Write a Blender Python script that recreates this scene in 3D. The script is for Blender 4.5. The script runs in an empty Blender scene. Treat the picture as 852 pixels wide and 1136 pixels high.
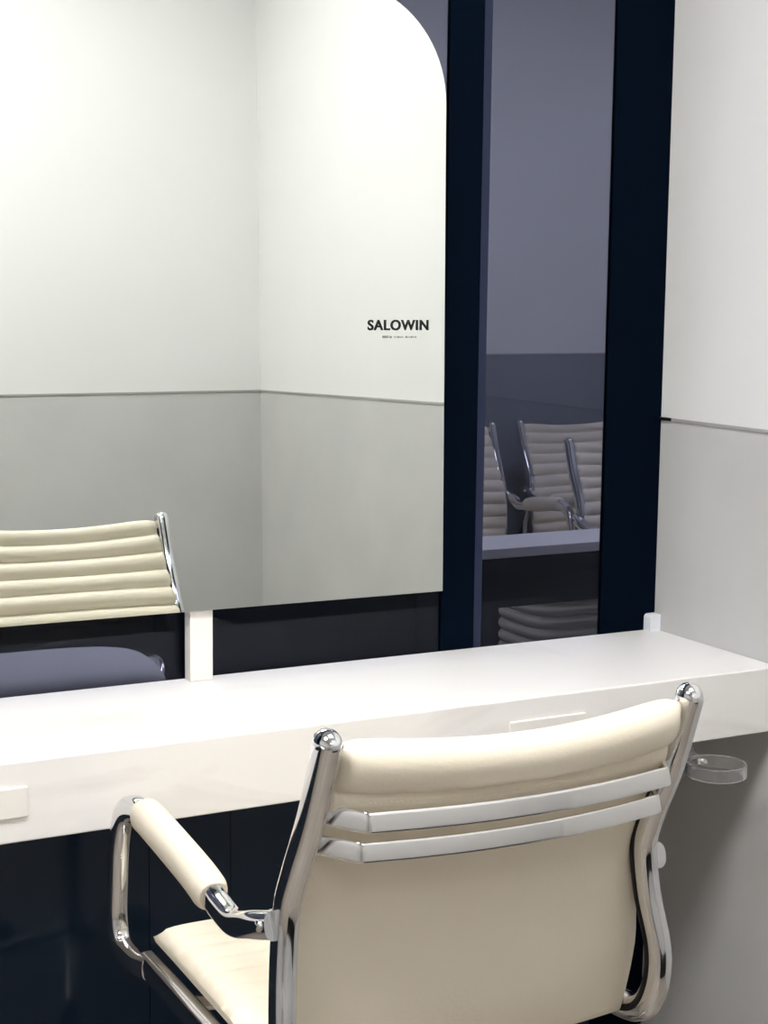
import bpy, math, random
from mathutils import Vector, Matrix
random.seed(4)
sc = bpy.context.scene
col = sc.collection
sin, cos, pi = math.sin, math.cos, math.pi
K=.857      # metres per design unit
Z0=.125     # design height of the counter datum above the floor line

# ------------------------------------------------------------------ helpers
class MB:
    def __init__(s): s.v=[]; s.f=[]; s.m=[]
    def add(s, vs, fs, mi=0):
        o=len(s.v); s.v+= [tuple(v) for v in vs]
        for f in fs: s.f.append([i+o for i in f]); s.m.append(mi)
    def box(s, x0,x1,y0,y1,z0,z1, mi=0):
        v=[(x,y,z) for z in (z0,z1) for y in (y0,y1) for x in (x0,x1)]
        s.add(v,[(0,2,3,1),(4,5,7,6),(0,1,5,4),(2,6,7,3),(1,3,7,5),(0,4,6,2)],mi)
    def loft(s, rings, cap=True, closed=False, mi=0):
        n=len(rings[0]); v=[p for r in rings for p in r]; f=[]
        k=len(rings)
        for i in range(k if closed else k-1):
            a=i*n; b=((i+1)%k)*n
            for j in range(n):
                j2=(j+1)%n; f.append((a+j,a+j2,b+j2,b+j))
        if cap and not closed:
            f.append(tuple(range(n-1,-1,-1))); f.append(tuple((k-1)*n+j for j in range(n)))
        s.add(v,f,mi)
    def ball(s, c, rx, ry, rz, nu=20, nv=12, rot=None, mi=0):
        v=[];f=[]
        for i in range(nv+1):
            t=pi*i/nv
            for j in range(nu):
                p=Vector((rx*sin(t)*cos(2*pi*j/nu), ry*sin(t)*sin(2*pi*j/nu), rz*cos(t)))
                if rot: p=rot@p
                v.append(p+Vector(c))
        for i in range(nv):
            for j in range(nu):
                j2=(j+1)%nu
                f.append((i*nu+j,(i+1)*nu+j,(i+1)*nu+j2,i*nu+j2))
        s.add(v,f,mi)
    def lathe(s, prof, c=(0,0), n=32, mi=0):      # prof: (r,z) list, around Z
        rings=[[(c[0]+r*cos(2*pi*j/n), c[1]+r*sin(2*pi*j/n), z) for j in range(n)] for r,z in prof]
        s.loft(rings,True,False,mi)
    def build(s, name, mats, parent=None, smooth=38, bevel=0, label=None, zo=Z0):
        me=bpy.data.meshes.new(name); me.from_pydata([(x*K,y*K,(z+zo)*K) for x,y,z in s.v],[],s.f); me.validate(); 
        if not isinstance(mats,(list,tuple)): mats=[mats]
        for m in mats: me.materials.append(m)
        for p,mi in zip(me.polygons,s.m): p.material_index=mi
        import bmesh
        bm=bmesh.new(); bm.from_mesh(me)
        bmesh.ops.remove_doubles(bm,verts=bm.verts,dist=1e-7)
        bmesh.ops.recalc_face_normals(bm,faces=bm.faces); bm.to_mesh(me); bm.free()
        if smooth:
            me.shade_smooth(); me.set_sharp_from_angle(angle=math.radians(smooth))
        o=bpy.data.objects.new(name,me); col.objects.link(o)
        if parent: o.parent=parent
        if bevel:
            b=o.modifiers.new('bevel','BEVEL'); b.width=bevel; b.segments=3; b.limit_method='ANGLE'; b.angle_limit=math.radians(50)
        if label: o['label']=label
        return o

def tag(o,label=None,cat=None,group=None,kind=None):
    if label: o['label']=label
    if cat: o['category']=cat
    if group: o['group']=group
    if kind: o['kind']=kind
    return o
def empty(name, loc=(0,0,0), rz=0, zo=0):
    o=bpy.data.objects.new(name,None); o.empty_display_size=.1; col.objects.link(o); o.location=(loc[0]*K,loc[1]*K,(loc[2]+zo)*K); o.rotation_euler=(0,0,rz); return o
def struct(o): o['kind']='structure'; return o

def smooth_path(pts, per=8):
    """Catmull-Rom through the points."""
    P=[Vector(p) for p in pts]; P=[2*P[0]-P[1]]+P+[2*P[-1]-P[-2]]; out=[]
    for i in range(1,len(P)-2):
        a,b,c,d=P[i-1:i+3]
        for k in range(per):
            t=k/per
            out.append(.5*((2*b)+(c-a)*t+(2*a-5*b+4*c-d)*t*t+(3*b-a-3*c+d)*t**3))
    out.append(P[-2]); return out
def round_poly(pts, r, n=6):
    """polyline with its corners rounded."""
    P=[Vector(p) for p in pts]; out=[P[0]]
    rr = r if isinstance(r,(list,tuple)) else [r]*(len(P)-2)
    for i in range(1,len(P)-1):
        a=(P[i-1]-P[i]); b=(P[i+1]-P[i]); d=min(rr[i-1],a.length*.49,b.length*.49)
        A=P[i]+a.normalized()*d; B=P[i]+b.normalized()*d
        for k in range(n+1):
            t=k/n; out.append((1-t)**2*A+2*t*(1-t)*P[i]+t*t*B)
    out.append(P[-1]); return out
def superell(a,b,n=20,e=2.4):
    o=[]
    for k in range(n):
        t=2*pi*k/n; c,s_=cos(t),sin(t)
        o.append((a*math.copysign(abs(c)**(2/e),c), b*math.copysign(abs(s_)**(2/e),s_)))
    return o
def sweep(mb, path, sec, lateral, mi=0, scale=None):
    lat=Vector(lateral); rings=[]
    n=len(path)
    for i,p in enumerate(path):
        T=(path[min(i+1,n-1)]-path[max(i-1,0)]).normalized()
        L=(lat-T*lat.dot(T)).normalized(); N=T.cross(L)
        k=scale(i/(n-1)) if scale else 1
        rings.append([p+L*(a*k)+N*(b*k) for a,b in sec])
    mb.loft(rings,True,False,mi)
def interp(tab,x):
    if x<=tab[0][0]: return tab[0][1]
    for (a,va),(b,vb) in zip(tab,tab[1:]):
        if x<=b: 
            t=(x-a)/(b-a); return va+(vb-va)*t
    return tab[-1][1]

# ------------------------------------------------------------------ materials
def mat(name, base, rough=.5, metal=0, ior=1.45, spec=.5, coat=0, trans=0, tint=None):
    m=bpy.data.materials.new(name); m.use_nodes=True
    b=m.node_tree.nodes['Principled BSDF']; I=b.inputs
    I['Base Color'].default_value=(*base,1); I['Roughness'].default_value=rough; I['Metallic'].default_value=metal
    I['IOR'].default_value=ior; I['Specular IOR Level'].default_value=spec; I['Coat Weight'].default_value=coat
    I['Transmission Weight'].default_value=trans
    if tint: I['Specular Tint'].default_value=(*tint,1)
    return m
def noise_tint(m, c1, c2, scale=6, detail=4, lo=.4, hi=.7, dist=0, stretch=(1,1,1), bump=0, bscale=60):
    nt=m.node_tree; N=nt.nodes; L=nt.links; b=N['Principled BSDF']
    tc=N.new('ShaderNodeTexCoord'); mp=N.new('ShaderNodeMapping'); mp.inputs['Scale'].default_value=stretch
    L.new(tc.outputs['Object'],mp.inputs['Vector'])
    no=N.new('ShaderNodeTexNoise'); no.inputs['Scale'].default_value=scale; no.inputs['Detail'].default_value=detail; no.inputs['Distortion'].default_value=dist
    L.new(mp.outputs[0],no.inputs['Vector'])
    r=N.new('ShaderNodeValToRGB'); r.color_ramp.elements[0].position=lo; r.color_ramp.elements[1].position=hi
    r.color_ramp.elements[0].color=(*c1,1); r.color_ramp.elements[1].color=(*c2,1)
    L.new(no.outputs['Fac'],r.inputs['Fac']); L.new(r.outputs['Color'],b.inputs['Base Color'])
    if bump:
        n2=N.new('ShaderNodeTexNoise'); n2.inputs['Scale'].default_value=bscale; n2.inputs['Detail'].default_value=3
        L.new(tc.outputs['Object'],n2.inputs['Vector'])
        bp=N.new('ShaderNodeBump'); bp.inputs['Strength'].default_value=bump; bp.inputs['Distance'].default_value=.002
        L.new(n2.outputs['Fac'],bp.inputs['Height']); L.new(bp.outputs[0],b.inputs['Normal'])
    return m

M={}
M['white_wall']=noise_tint(mat('white wall',(.80,.80,.795),.6,spec=.3),(.79,.79,.785),(.81,.81,.805),3)
M['grey_wall']=noise_tint(mat('grey wall panel',(.47,.465,.45),.55,spec=.3),(.55,.55,.545),(.59,.588,.58),5,4,.35,.7)
M['slate_wall']=noise_tint(mat('slate wall panel',(.25,.27,.31),.6,spec=.3),(.24,.26,.30),(.27,.29,.33),5)
M['trim']=mat('trim strip',(.40,.39,.375),.4)
M['black']=mat('black plastic',(.008,.008,.010),.45,spec=.3)
M['navy']=mat('matt navy frame',(.0012,.0042,.0105),.6,spec=.02)
M['ghost_edge']=mat('navy ghost edge',(.020,.026,.058),.5,spec=.2)
M['dark_glass']=mat('dark mirror glass',(.0025,.0045,.009),.03,ior=1.8,spec=.5,tint=(.80,.86,1))
M['lower_glass']=mat('dark panel glass',(.012,.024,.046),.06,ior=1.42,spec=.5,tint=(.8,.9,1))
M['chrome']=mat('polished chrome',(.78,.78,.79),.09,1)
M['alu']=mat('polished aluminium',(.88,.87,.86),.16,1)
M['steel']=mat('grey metal',(.5,.5,.5),.3,1)
M['leather']=noise_tint(mat('cream leather',(.84,.76,.62),.5,spec=.35),(.83,.755,.615),(.86,.785,.65),9,3,.35,.7,bump=.15,bscale=220)
M['stitch']=mat('cream thread',(.86,.80,.68),.8)
M['marble']=mat('white marble',(.86,.84,.82),.3,spec=.4)
noise_tint(M['marble'],(.81,.785,.765),(.895,.88,.865),2.3,7,.30,.44,1.3,(1,1.3,3.0))
M['plate']=mat('ivory plate',(.87,.85,.81),.35)
M['post']=mat('cream painted post',(.86,.83,.78),.4)
M['white_plastic']=mat('white plastic',(.78,.80,.86),.35)
M['mirror']=mat('silvered mirror',(.845,.875,.835),.0,1)
M['mirror_edge']=mat('mirror edge',(.05,.06,.06),.25)
M['ink']=mat('black vinyl',(.012,.014,.014),.6,spec=.2)
M['ink2']=mat('grey vinyl',(.22,.23,.22),.6,spec=.2)
M['ink3']=mat('pale grey vinyl',(.45,.46,.44),.6,spec=.2)
M['acrylic']=mat('clear acrylic',(.97,.97,.98),.03,ior=1.47,trans=.93)
M['rubber']=mat('black rubber',(.012,.012,.013),.6)
M['floor']=noise_tint(mat('floor tile',(.38,.34,.30),.35),(.27,.235,.20),(.32,.28,.24),4)
M['floor2']=mat('dark floor',(.018,.022,.032),.5)
M['ceil']=mat('ceiling paint',(.80,.80,.79),.8,spec=.2)
M['lampbody']=mat('lamp frame',(.8,.8,.8),.4)
def emis(name,c,s):
    m=bpy.data.materials.new(name); m.use_nodes=True; nt=m.node_tree; nt.nodes.clear()
    e=nt.nodes.new('ShaderNodeEmission'); e.inputs[0].default_value=(*c,1); e.inputs[1].default_value=s
    o=nt.nodes.new('ShaderNodeOutputMaterial'); nt.links.new(e.outputs[0],o.inputs[0]); return m
M['lamp']=emis('lamp diffuser',(1,.985,.965),25.0)
M['lamp3']=emis('lamp diffuser rear',(1,.98,.95),15.0)
M['lamp2']=emis('lamp diffuser next room',(.97,.97,1),24.0)
def tinted():
    m=bpy.data.materials.new('tinted window glass'); m.use_nodes=True; nt=m.node_tree; nt.nodes.clear()
    t=nt.nodes.new('ShaderNodeBsdfTransparent'); t.inputs[0].default_value=(.37,.38,.44,1)   # squared by two faces
    g=nt.nodes.new('ShaderNodeBsdfGlossy'); g.inputs['Roughness'].default_value=.02; g.inputs[0].default_value=(.8,.85,1,1)
    mx=nt.nodes.new('ShaderNodeMixShader'); mx.inputs[0].default_value=.020
    o=nt.nodes.new('ShaderNodeOutputMaterial')
    nt.links.new(t.outputs[0],mx.inputs[1]); nt.links.new(g.outputs[0],mx.inputs[2]); nt.links.new(mx.outputs[0],o.inputs[0]); return m
M['tinted']=tinted()

# ------------------------------------------------------------------ the setting
HC=2.86; TR=1.192; GY=.008
XL=-4.3; YB=-5.6; YD=-2.383; YF=2.82; XR2=3.4
def wall(name, x0,x1,y0,y1, z1=HC, two=True, low='grey_wall'):
    b=MB()
    if two:
        b.box(x0,x1,y0,y1,-Z0,TR,1); b.box(x0,x1,y0,y1,TR,z1,0)
    else: b.box(x0,x1,y0,y1,-Z0,z1,0)
    return struct(b.build(name,[M['white_wall'],M[low]],None,0))
wall('wall_right',0,.10,YB,GY+.012)
wall('wall_front',-1.52,0,YD-.10,YD)
wall('wall_left',XL-.1,XL,YB,GY+.05)
wall('wall_rear',XL-.1,.10,YB-.1,YB)
wall('wall_far',-2.5,XR2,YF,YF+.1,low='slate_wall')
wall('wall_far_left',-2.6,-2.5,GY+.06,YF+.1)
wall('wall_far_right',XR2,XR2+.1,GY+.06,YF+.1)
b=MB(); b.box(.10,XR2+.1,GY,GY+.06,-Z0,HC); struct(b.build('wall_behind',M['white_wall'],None,0))
b=MB(); b.box(XL-.1,.10,YB-.1,GY,-.08-Z0,-Z0,0); b.box(-2.6,XR2+.1,GY,YF+.1,-.08-Z0,-Z0,1)
struct(b.build('floor',[M['floor'],M['floor2']],None,0))
b=MB(); b.box(XL-.1,XR2+.1,YB-.1,YF+.1,HC,HC+.08); struct(b.build('ceiling',M['ceil'],None,0))
# slim trim where the white meets the grey
t=struct(empty('trim_1'))
b=MB(); b.box(-.003,.0,YD,-.030,TR-.003,TR+.003); b.build('trim_strip',M['trim'],t,0)
b=MB(); b.box(-.004,.0,-.030,GY,TR-.003,TR+.003); b.build('trim_end',M['black'],t,0,label='black end of the grey trim')
b=MB(); b.box(-1.52,-.003,YD,YD+.003,TR-.003,TR+.003); struct(b.build('trim_2',M['trim'],None,0))
b=MB(); b.box(-2.5,XR2,YF-.003,YF,TR-.003,TR+.003); struct(b.build('trim_3',M['trim'],None,0))
b=MB(); b.box(-1.52,-.0,YD,YD+.012,-Z0,.30); struct(b.build('baseboard_front',M['black'],None,0))

# dark glazed back wall
w=struct(empty('window_1'))
D1=GY+.012
b=MB(); b.box(XL,-2.45,GY,D1,.63,HC); b.build('left_stile',M['navy'],w,0)
b=MB(); b.box(-.137,0,GY-.001,D1,-Z0,HC); b.build('right_stile',M['navy'],w,0)
b=MB(); b.box(-.517,-.443,GY-.001,D1,-Z0,HC); b.build('mullion',M['navy'],w,0)
b=MB(); b.box(-.443,-.424,GY+.002,D1,.63,HC); b.build('ghost_strip',M['ghost_edge'],w,0)  # coloured strip painted in for the ghost reflection along the pane's left edge
b=MB(); b.box(-.424,-.137,GY+.004,GY+.009,.63,HC); b.build('tinted_pane',M['tinted'],w,0)
b=MB(); b.box(-2.45,-.517,GY+.004,GY+.009,.63,HC); b.build('tinted_pane',M['tinted'],w,0)
xs=[XL,-2.2,-1.50,-1.12,-.96,-.517]
for i,(a,c) in enumerate(zip(xs,xs[1:])):
    b=MB(); b.box(a,c-.0015,GY,D1,-Z0,.63); b.build('lower_panel',M['lower_glass'],w,0)
b=MB(); b.box(-.443,-.137,GY,D1,-Z0,.63); b.build('lower_panel',M['lower_glass'],w,0)

# ------------------------------------------------------------------ counter
CY=-.384
def make_counter(name,x0,x1,y0,y1,z0,z1):
    cx,cy=(x0+x1)/2,(y0+y1)/2; root=empty(name,(cx,cy,0))
    b=MB(); b.box(x0-cx,x1-cx,y0-cy,y1-cy,z0,z1)
    b.build('counter_slab',M['marble'],root,0,bevel=.0025)
    return root
cn=make_counter('vanity_counter',-3.6,-.0005,CY,GY-.0015,.625,.75)
tag(cn,'long thick white marble counter running along the dark glass wall','counter')
for xa in (-1.612,-.604):
    b=MB(); b.box(xa-cn.location.x/K,xa+.159-cn.location.x/K,CY-.0045-cn.location.y/K,CY-cn.location.y/K+.001,.664,.7115)
    o=b.build('cover_plate',M['plate'],cn,0,bevel=.002,label='flat ivory cover plate on the counter front')
for xa in (-2.62,): 
    b=MB(); b.box(xa-cn.location.x/K,xa+.159-cn.location.x/K,CY-.0045-cn.location.y/K,CY-cn.location.y/K+.001,.664,.7115)
    b.build('cover_plate',M['plate'],cn,0,bevel=.002,label='flat ivory cover plate on the counter front')

# small white block in the corner
b=MB()
prof=[(-.028,.75),(-.028,.776)]+[(-.028+.008-.008*cos(t),.776+.008*sin(t)) for t in [i*pi/12 for i in range(1,7)]]+[(-.001,.784),(-.001,.75)]
b.loft([[(x,y,z) for x,z in prof] for y in (-.016,.0065)])
o=b.build('corner_block',M['white_plastic'],None,30)
tag(o,'small white plastic block in the corner at the right end of the counter','block')

# ------------------------------------------------------------------ mirror
MX,MZ=-.0206,.0179
mroot=empty('wall_mirror',(-1.032,-.042+MX*(-1.032+.71),.963),0,Z0)
tag(mroot,'large frameless mirror with rounded top corners above the marble counter','mirror')
def mp(x,z,d=0):     # local point in the mirror's plane: x across, z up (world-like), d towards the room
    z-= .963
    return Vector((x+MX*d, MX*x+MZ*z-d, z+MZ*d))
def rounded(x0,x1,z0,z1,r):
    p=[(x0,z0),(x1,z0)]
    p+=[(x1-r+r*cos(t),z1-r+r*sin(t)) for t in [i*pi/2/20 for i in range(21)]]
    p+=[(x0+r-r*sin(t),z1-r+r*cos(t)) for t in [i*pi/2/20 for i in range(21)]]
    return p
out=rounded(-.486,.486,.8805,1.992,.200)
b=MB(); n=len(out)
f0=[mp(x,z,0) for x,z in out]; f1=[mp(x,z,-.005) for x,z in out]
b.add(f0+f1,[tuple(range(n))],0)
b.add(f0+f1,[tuple(range(2*n-1,n-1,-1))]+[(i,n+i,n+(i+1)%n,(i+1)%n) for i in range(n)],1)
b.build('mirror_glass',[M['mirror'],M['mirror_edge']],mroot,0,zo=0)
b=MB(); b.box(-.021,.0225,.008,.036,.7505-.963,.99-.963)
b.build('support_post',M['post'],mroot,0,bevel=.0015,zo=0,label='cream square post under the mirror')
# lettering on the mirror
def lettering(txt,width,height,x0,z0,name,m,off=0.0,space=1.0):
    cu=bpy.data.curves.new(name,'FONT'); cu.body=txt; cu.size=1; cu.offset=off; cu.space_character=space
    o=bpy.data.objects.new(name,cu); col.objects.link(o)
    dg=bpy.context.evaluated_depsgraph_get(); me=bpy.data.meshes.new_from_object(o.evaluated_get(dg)); bpy.data.objects.remove(o)
    xs=[v.co.x for v in me.vertices]; ys=[v.co.y for v in me.vertices]
    ax,bx,ay,by=min(xs),max(xs),min(ys),max(ys)
    import bmesh
    bm=bmesh.new(); bm.from_mesh(me); 
    for v in bm.verts:
        v.co=mp(x0+(v.co.x-ax)/(bx-ax)*width, z0+(v.co.y-ay)/(by-ay)*height, .0002)
    bm.normal_update()
    r=bmesh.ops.extrude_face_region(bm,geom=bm.faces[:])
    nv=[g for g in r['geom'] if isinstance(g,bmesh.types.BMVert)]
    d=mp(0,0,.0012)-mp(0,0,0)
    bmesh.ops.translate(bm,verts=nv,vec=d)
    for v in bm.verts: v.co*=K
    bmesh.ops.recalc_face_normals(bm,faces=bm.faces); bm.to_mesh(me); bm.free()
    me.materials.clear(); me.materials.append(m); me.name=name
    q=bpy.data.objects.new(name,me); col.objects.link(q); q.parent=mroot
    return q
lettering('SALOWIN',.126,.0196,-.7065+1.032,1.3755,'lettering',M['ink'],.026,1.10)['label']='dark SALOWIN lettering on the mirror'
b=MB(); x=-.676+1.032; k=0
while x<-.606+1.032:
    wdt=random.choice((.0022,.0028,.0034)); h=.0036 if k>3 else .0044
    mi=0 if k<3 else random.choice((0,1,1))
    if k not in (5,11):
        p=[mp(x+dx,1.3615+dz,d) for d in (.0002,.0008) for dx,dz in ((0,0),(wdt,0),(wdt,h),(0,h))]
        b.add(p,[(0,1,2,3),(4,7,6,5),(0,4,5,1),(1,5,6,2),(2,6,7,3),(3,7,4,0)],mi)
    x+=wdt+.0013; k+=1
b.build('small_caption',[M['ink2'],M['ink3']],mroot,0,zo=0,label='tiny unreadable grey caption line under the lettering')

# ------------------------------------------------------------------ chair
OY=.78   # chair origin sits at world y = -.78
# side view of the back post: (y,z) in chair space
POST=[(-.300,.936),(-.262,.835),(-.220,.752),(-.202,.70),(-.206,.63),(-.222,.560),(-.222,.505),(-.195,.462),(-.130,.448),(0,.448),(.16,.452),(.268,.455)]
def post_half(z): return interp([(.44,.279),(.50,.282),(.56,.284),(.63,.276),(.727,.267),(.94,.262)],z)
def build_chair(name):
    root=empty(name)
    sec=superell(.0155,.0198,24,2.7)
    for s in (-1,1):
        side=MB()
        pts=[(s*post_half(z),y,z) for y,z in POST]
        path=smooth_path(pts,8)
        sweep(side,path,sec,(1,0,0))
        so=side.build('side_frame',M['chrome'],root,50)
        cap=MB(); T=(path[0]-path[2]).normalized()
        rot=T.to_track_quat('Z','Y').to_matrix()
        cap.ball(path[0]-T*.004,.0165,.0208,.0175,24,14,rot)
        cap.build('end_cap',M['chrome'],so,60,label='rounded chrome cap on the post top')
        st=MB(); ip=[p+Vector((-s*.0152,.006,0)) for p in path[2:]]
        sweep(st,ip,superell(.0022,.0050,10,2.5),(1,0,0)); st.build('edge_strip',M['black'],so,50,label='black channel strip inside the post')
        # armrest
        xa=s*.296
        arm=[(s*.288,-.206,.684),(xa,-.165,.672),(xa,-.105,.653),(xa,-.055,.656),(xa,.0,.668),(xa,.20,.694),(xa,.262,.697),(xa,.315,.676),(xa,.342,.625),(xa,.352,.56),(xa,.356,.50),(xa,.338,.462),(xa*.985,.292,.452),(s*.282,.252,.454)]
        ap=smooth_path(arm,8)
        a=MB(); sweep(a,ap,superell(.0150,.0185,20,2.6),(1,0,0)); ao=a.build('armrest',M['chrome'],root,50)
        pd=MB(); pp=smooth_path([(xa,-.030,.6625),(xa,.02,.6735),(xa,.10,.6845),(xa,.19,.6950),(xa,.236,.6985)],10)
        sweep(pd,pp,superell(.0240,.0250,28,2.3),(1,0,0),scale=lambda t: min(1,.80+.2*min(1,(t*14)**.5), .80+.2*min(1,((1-t)*14)**.5)))
        pd.build('arm_pad',M['leather'],ao,40,label='cream leather sleeve on the armrest')
        for c_,r_ in (((xa,.326,.443),(.009,.011,.008)),((s*.3045,-.196,.683),(.005,.008,.008))):
            bl=MB(); bl.ball(c_,*r_); bl.build('bolt',M['chrome'],ao,60)
    # ---- backrest
    cl=smooth_path([(0,-.299,.936),(0,-.252,.835),(0,-.206,.752),(0,-.182,.69),(0,-.178,.62),(0,-.180,.56),(0,-.178,.505),(0,-.168,.449)],12)
    S=[0]
    for a_,b_ in zip(cl,cl[1:]): S.append(S[-1]+(b_-a_).length)
    tot=S[-1]
    def at(s):
        for i in range(len(S)-1):
            if s<=S[i+1] or i==len(S)-2:
                t=(s-S[i])/(S[i+1]-S[i]); return cl[i].lerp(cl[i+1],t), (cl[i+1]-cl[i]).normalized()
    rear=[(0.0,0),(.002,.012),(.008,.0215),(.018,.0285),(.030,.0325),(.044,.0325),(.056,.028),(.064,.0215),(.0685,.0160),(.0705,.0148),(.0735,.0170),(.082,.0220),(.094,.0222),(.105,.0175),(.114,.011),(.124,.0065)]
    s=.14
    while s<tot-.012: rear.append((s,.0065)); s+=.018
    rear.append((tot-.004,.005)); rear.append((tot,0))
    front=[]; rp=.0455; s=tot-.004
    k=60; 
    nr=int(tot/.0036)
    for i in range(nr-1,0,-1):
        s=tot*i/nr
        ph=(s+.004)/rp; bump=abs(sin(pi*ph))**.62
        edge=min(1,s/.010)**.5
        front.append((s,-(.0045*edge+.0135*bump*min(1,(tot-s)/.02))))
    NX=44; rings=[]
    for ix in range(NX+1):
        t=-1+2*ix/NX; t=math.copysign(abs(t)**.8,t)       # denser near the ends
        e=(1-abs(t)**16)**.5
        ring=[]
        for idx,(s,nn) in enumerate(rear+front):
            P,T=at(min(s,tot-1e-6)); N=Vector((0,T.z,-T.y))   # towards the rear
            if N.y>0: N=-N
            z=P.z
            hw=interp([(.45,.262),(.50,.267),(.56,.276),(.64,.277),(.73,.267),(.82,.257),(.90,.246)],z)
            x=t*hw
            k=.38+.62*e
            top=max(0,1-s/.20)
            sag=-.019*(1-t*t)*top
            bow=-.020*(1-t*t)
            nnn=nn*k
            if nn>=0 and s>.14:
                nnn+= (.0045*sin(4.2*t+16*s)*sin(19*s-2.2*t)+.0016*sin(9*t+22*s)*sin(30*s+2*t))*(1-t*t)*min(1,(s-.14)/.08)
            # top roll droops a bit at the ends
            drop=-.010*abs(t)**12*max(0,1-s/.05)
            q=P+N*nnn; ring.append((x,q.y+bow,q.z+sag+drop))
        rings.append(ring)
    bk=MB(); bk.loft(rings); bo=bk.build('backrest',M['leather'],root,60)
    # row of stitches under the roll
    sm=MB(); 
    for i in range(62):
        t=-.86+1.72*i/61
        P,T=at(.080); N=Vector((0,T.z,-T.y)); N=-N if N.y>0 else N
        c=P+N*.0212; x=t*.245; y=c.y-.020*(1-t*t); z=c.z-.019*(1-t*t)*.52
        sm.ball((x,y,z),.0024,.0008,.0007,6,4)
    sm.build('stitching',M['stitch'],bo,60)
    # ---- two bridge bars behind the back
    BT=math.radians(11)
    for z0,dy in ((.8355,0),(.7935,.018)):
        pts=[(-.252,-.258+dy,0),(-.218,-.316+dy,0)]
        for i in range(9):
            t=-1+2*i/8; pts.append((t*.205,-.318+dy-.024*(1-t*t),0))
        pts+=[(.218,-.316+dy,0),(.252,-.258+dy,0)]
        pts=[(x,y,z0) for x,y,_ in pts]
        path=round_poly(pts,.007,4)
        bb=MB(); sweep(bb,path,[(p*cos(BT)+q*sin(BT),-p*sin(BT)+q*cos(BT)) for p,q in superell(.0125,.0032,16,5)],(0,0,1)); bb.build('bridge_bar',M['alu'],root,35)
    # ---- seat pad
    NY=90; rings=[]
    hw=.273
    y0,y1=-.150,.256
    prof_t=[];
    for i in range(NY+1):
        u=i/NY; y=y0+(y1-y0)*u
        z=.487+.030*u+.006*sin(pi*u)-.012*(1-u)**3
        ph=(y1-.010-y)/.0415
        z+=.005*abs(sin(pi*ph))**.6
        if u>.96: z-=.020*((u-.96)/.04)**2
        prof_t.append((y,z))
    prof_b=[(y1+.006,.495),(y1-.004,.480),(y1-.06,.480),(0.0,.474),(y0+.05,.470),(y0,.470)]
    for ix in range(33):
        t=-1+2*ix/32; t=math.copysign(abs(t)**.75,t)
        e=(1-abs(t)**14)**.5
        ring=[]
        for y,z in prof_t+prof_b:
            zm=.477+.022*(y-y0)/(y1-y0)
            ring.append((t*hw,y,zm+(z-zm)*(.35+.65*e)-.008*(1-t*t)*(1 if y<y1-.02 else .4)))
        rings.append(ring)
    st=MB(); st.loft(rings); st.build('seat',M['leather'],root,60)
    # ---- underframe and base
    for y in (.13,-.09):
        u=MB(); sweep(u,smooth_path([(-.274,y,.449),(-.2,y,.437),(0,y,.432),(.2,y,.437),(.274,y,.449)],6),superell(.016,.008,16,3),(0,1,0)); u.build('stretcher',M['alu'],root,40)
    u=MB(); u.box(-.06,.06,-.11,.15,.395,.427); u.build('tilt_mechanism',M['steel'],root,0,bevel=.006)
    u=MB(); u.lathe([(0,.0),(.028,.0),(.028,.26),(.020,.262),(.020,.405),(0,.405)],(0,.02)); u.build('gas_column',M['chrome'],root,40)
    u=MB(); u.lathe([(0,.085-Z0),(.045,.085-Z0),(.048,.10-Z0),(.045,.135-Z0),(.034,.15-Z0),(0,.15-Z0)],(0,.02)); u.build('hub',M['alu'],root,40)
    for k in range(5):
        a=pi/2+2*pi*k/5+.3; d=Vector((cos(a),sin(a),0)); c=Vector((0,.02,0))
        u=MB(); pth=[c+d*r+Vector((0,0,z-Z0)) for r,z in ((.02,.118),(.10,.113),(.2,.098),(.29,.076))]
        sweep(u,smooth_path(pth,5),superell(.019,.014,16,3),(-d.y,d.x,0),scale=lambda t:1-.35*t)
        lo=u.build('leg',M['alu'],root,40)
        u=MB(); e=c+d*.278
        side=Vector((-d.y,d.x,0))
        for sgn in (-1,1):
            rings=[]
            for off in (.004,.020):
                rings.append([e+side*(sgn*off)+d*(.027*cos(q))+Vector((0,0,.0272-Z0+.027*sin(q))) for q in [2*pi*i/24 for i in range(24)]])
            u.loft(rings)
        u.lathe([(0,.03-Z0),(.007,.03-Z0),(.007,.075-Z0),(0,.075-Z0)],(e.x,e.y),12)
        u.build('caster',M['rubber'],lo,40)
    return root
def children(o): return [c for c in bpy.data.objects if c.parent is o]
def copy_tree(o,parent=None):
    c=o.copy(); col.objects.link(c)
    if parent: c.parent=parent
    for ch in children(o): copy_tree(ch,c)
    return c
chair=build_chair('office_chair')
chair.location=(-1.032*K,-OY*K,0)
tag(chair,'cream leather chair with chrome frame in front, its back to the viewer','chair','cream leather salon chairs')

# ------------------------------------------------------------------ acrylic holder
hz=.590; hc=(-.192,-.4420); R=.0555
h=empty('ring_holder',(hc[0],hc[1],0))
tag(h,'clear acrylic ring holder under the right end of the counter','holder')
b=MB(); n=48
rings=[]
for r,z in ((R,hz-.012),(R,hz+.012),(R-.0055,hz+.012),(R-.0055,hz-.012)):
    rings.append([(r*cos(2*pi*j/n),r*sin(2*pi*j/n),z) for j in range(n)])
b.loft(rings,False,True); b.build('ring',M['acrylic'],h,40,bevel=.0012)
b=MB()
b.loft([[(x,y,z) for z in (hz-.004+dz,hz+.0+dz)for x,y in ()] or [(-.026+ox,yy,zz),(.020+ox,yy,zz),(.020+ox,yy,zz+.004),(-.026+ox,yy,zz+.004)] for yy,zz,ox,dz in ((R-.004,hz+.002,0,0),(R+.030,hz+.004,.0,0),(R+.042,hz+.0308,.0,0),(R+.10,hz+.0312,0,0))])
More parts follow.
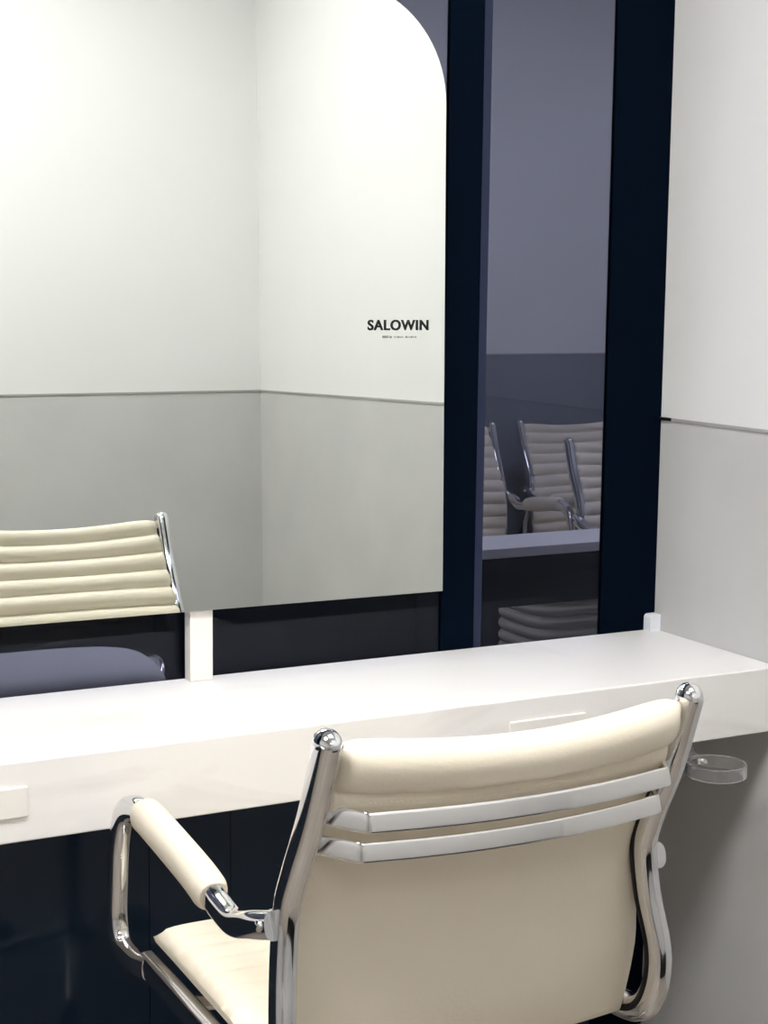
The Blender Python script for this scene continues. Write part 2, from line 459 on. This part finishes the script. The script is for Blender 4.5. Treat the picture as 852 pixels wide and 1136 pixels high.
b.build('bracket',M['acrylic'],h,30)
b=MB(); b.lathe([(0,hz-.001),(.011,hz-.001),(.012,hz+.004),(.009,hz+.010),(0,hz+.010)],(.0,R-.012),20); b.build('bolt',M['chrome'],h,40)

# ------------------------------------------------------------------ room beyond the window
c2=make_counter('vanity_counter',.12,3.2,1.05,1.26,.722,.75)
tag(c2,'pale counter seen through the tinted glass, chairs standing behind it','counter')
b=MB(); b.box(-1.535,1.535,-.104,-.094,.585,.7485); b.build('fascia',M['navy'],c2,0)
for sx in (.145,3.17):
    b=MB(); b.box(sx-.02-c2.location.x/K,sx+.02-c2.location.x/K,-.09,.10,-Z0,.7225); b.build('support_panel',M['navy'],c2,0)
b=MB(); b.box(-2.5,XR2,YF-.014,YF,-Z0,.48); struct(b.build('baseboard_far',M['navy'],None,0))
spots=[(1.36,1.65,pi,'cream ribbed chair pulled up to the far counter behind the tinted glass'),
       (1.64,2.39,pi+.06,'right one of the two chairs standing farthest back behind the tinted glass'),
       (.90,2.36,pi-.14,'left one of the two chairs standing farthest back behind the tinted glass')]
for x,y,rz,lb in spots:
    o=copy_tree(chair); o.location=(x*K,y*K,0); o.rotation_euler=(0,0,rz); o['label']=lb

# padded bench behind the dark glass
M['bench']=mat('pale leather',(.86,.85,.84),.5)
bn=empty('padded_bench',(-1.235,.945,0))
tag(bn,'pale padded bench behind the dark glass under the mirror, left of the post','bench')
b=MB(); rings=[]
L,Wd,T=.468,.150,.075
for i in range(25):
    t=-1+2*i/24; t=math.copysign(abs(t)**.55,t); e=max(.05,(1-abs(t)**5)**.3 if abs(t)<1 else 0)
    rings.append([(t*L, a*(.55+.45*e), .522+c*(.25+.75*e)) for a,c in superell(Wd,T,36,3.2)])
b.loft(rings); b.build('cushion',M['bench'],bn,60)
b=MB(); b.box(-.40,.40,-.11,.11,.432,.450); b.build('frame',M['chrome'],bn,0,bevel=.004)
for sx in (-1,1):
    for sy in (-1,1):
        b=MB(); b.lathe([(0,-Z0),(.012,-Z0),(.012,.434),(0,.434)],(sx*.375,sy*.09),16); b.build('leg',M['chrome'],bn,40)
b=MB(); sweep(b,smooth_path([(.440,.07,.50),(.470,.05,.545),(.478,.01,.562),(.474,-.04,.545),(.440,-.09,.48)],6),superell(.008,.010,12,2.2),(1,0,0)); b.build('handle',M['chrome'],bn,40)
# ribbed stool below the far counter
sn=empty('ribbed_stool',(.735,1.47,0))
tag(sn,'low cream ribbed stool under the far counter behind the tinted glass','stool')
b=MB(); rings=[]
for i in range(61):
    z=.325+.225*i/60; r=.0125*abs(sin(pi*(i/60)*6))**.6
    k=min(1,(i+.3)/3,(60.3-i)/3)**.5
    rings.append([(x*k,y*k,z) for x,y in superell(.135+r,.135+r,40,4)])
b.loft(rings); b.build('cushion',M['leather'],sn,60)
for sx in (-1,1):
    for sy in (-1,1):
        b=MB(); b.lathe([(0,-Z0),(.011,-Z0),(.011,.33),(0,.33)],(sx*.10,sy*.10),16); b.build('leg',M['chrome'],sn,40)

# ------------------------------------------------------------------ ceiling lamps
def lamp(x,y,sx,sy,m,label):
    o=empty('ceiling_light',(x,y,HC),0,Z0)
    b=MB(); 
    for bx in ((-sx/2-.02,-sx/2,-sy/2-.02,sy/2+.02),(sx/2,sx/2+.02,-sy/2-.02,sy/2+.02),(-sx/2,sx/2,-sy/2-.02,-sy/2),(-sx/2,sx/2,sy/2,sy/2+.02)):
        b.box(*bx,-.03,0)
    b.build('lamp_frame',M['lampbody'],o,0,zo=0)
    b=MB(); b.box(-sx/2,sx/2,-sy/2,sy/2,-.02,-.012); b.build('diffuser',m,o,0,zo=0)
    tag(o,label,'ceiling light','ceiling light panels')
lamp(-1.10,-1.33,.9,.6,M['lamp'],'white square ceiling panel over the front chair')
lamp(-2.7,-1.35,.9,.6,M['lamp'],'white ceiling panel left of the one over the chair')
lamp(-2.0,-3.9,1.2,.6,M['lamp3'],'white ceiling panel behind the viewer')
lamp(.5,1.3,1.0,.5,M['lamp2'],'white ceiling panel over the far counter')
lamp(-1.2,1.0,1.0,.5,M['lamp2'],'added unseen ceiling panel that brightens the padded bench')  # unseen lamp added so the bench shows brighter through the glass
lamp(2.0,1.3,1.0,.5,M['lamp2'],'white ceiling panel at the right of the far room')

# ------------------------------------------------------------------ world, camera, view
wd=bpy.data.worlds.new('World'); sc.world=wd; wd.use_nodes=True
wd.node_tree.nodes['Background'].inputs[0].default_value=(.9,.95,1,1); wd.node_tree.nodes['Background'].inputs[1].default_value=.2
cam=bpy.data.cameras.new('camera'); co=bpy.data.objects.new('camera',cam); col.objects.link(co); sc.camera=co
yaw,pit,rol=.48938190862835124,.13570498942534723,.011550149493418486
F=Vector((sin(yaw)*cos(pit),cos(yaw)*cos(pit),-sin(pit))); r0=Vector((cos(yaw),-sin(yaw),0)); u0=r0.cross(F)
Rv=cos(rol)*r0+sin(rol)*u0; Uv=-sin(rol)*r0+cos(rol)*u0
co.matrix_world=Matrix(((Rv.x,Uv.x,-F.x,-2.122*K),(Rv.y,Uv.y,-F.y,-2.764*K),(Rv.z,Uv.z,-F.z,(1.460+Z0)*K),(0,0,0,1)))
cam.sensor_fit='HORIZONTAL'; cam.sensor_width=36; cam.lens=36*1851.419/852; cam.clip_start=.02
vs=sc.view_settings; vs.view_transform='Standard'; vs.look='None'; vs.gamma=1; vs.use_curve_mapping=False; vs.exposure=0.0
sc.cycles.max_bounces=10; sc.cycles.transparent_max_bounces=12; sc.cycles.transmission_bounces=10; sc.cycles.glossy_bounces=6
sc.cycles.use_denoising=True
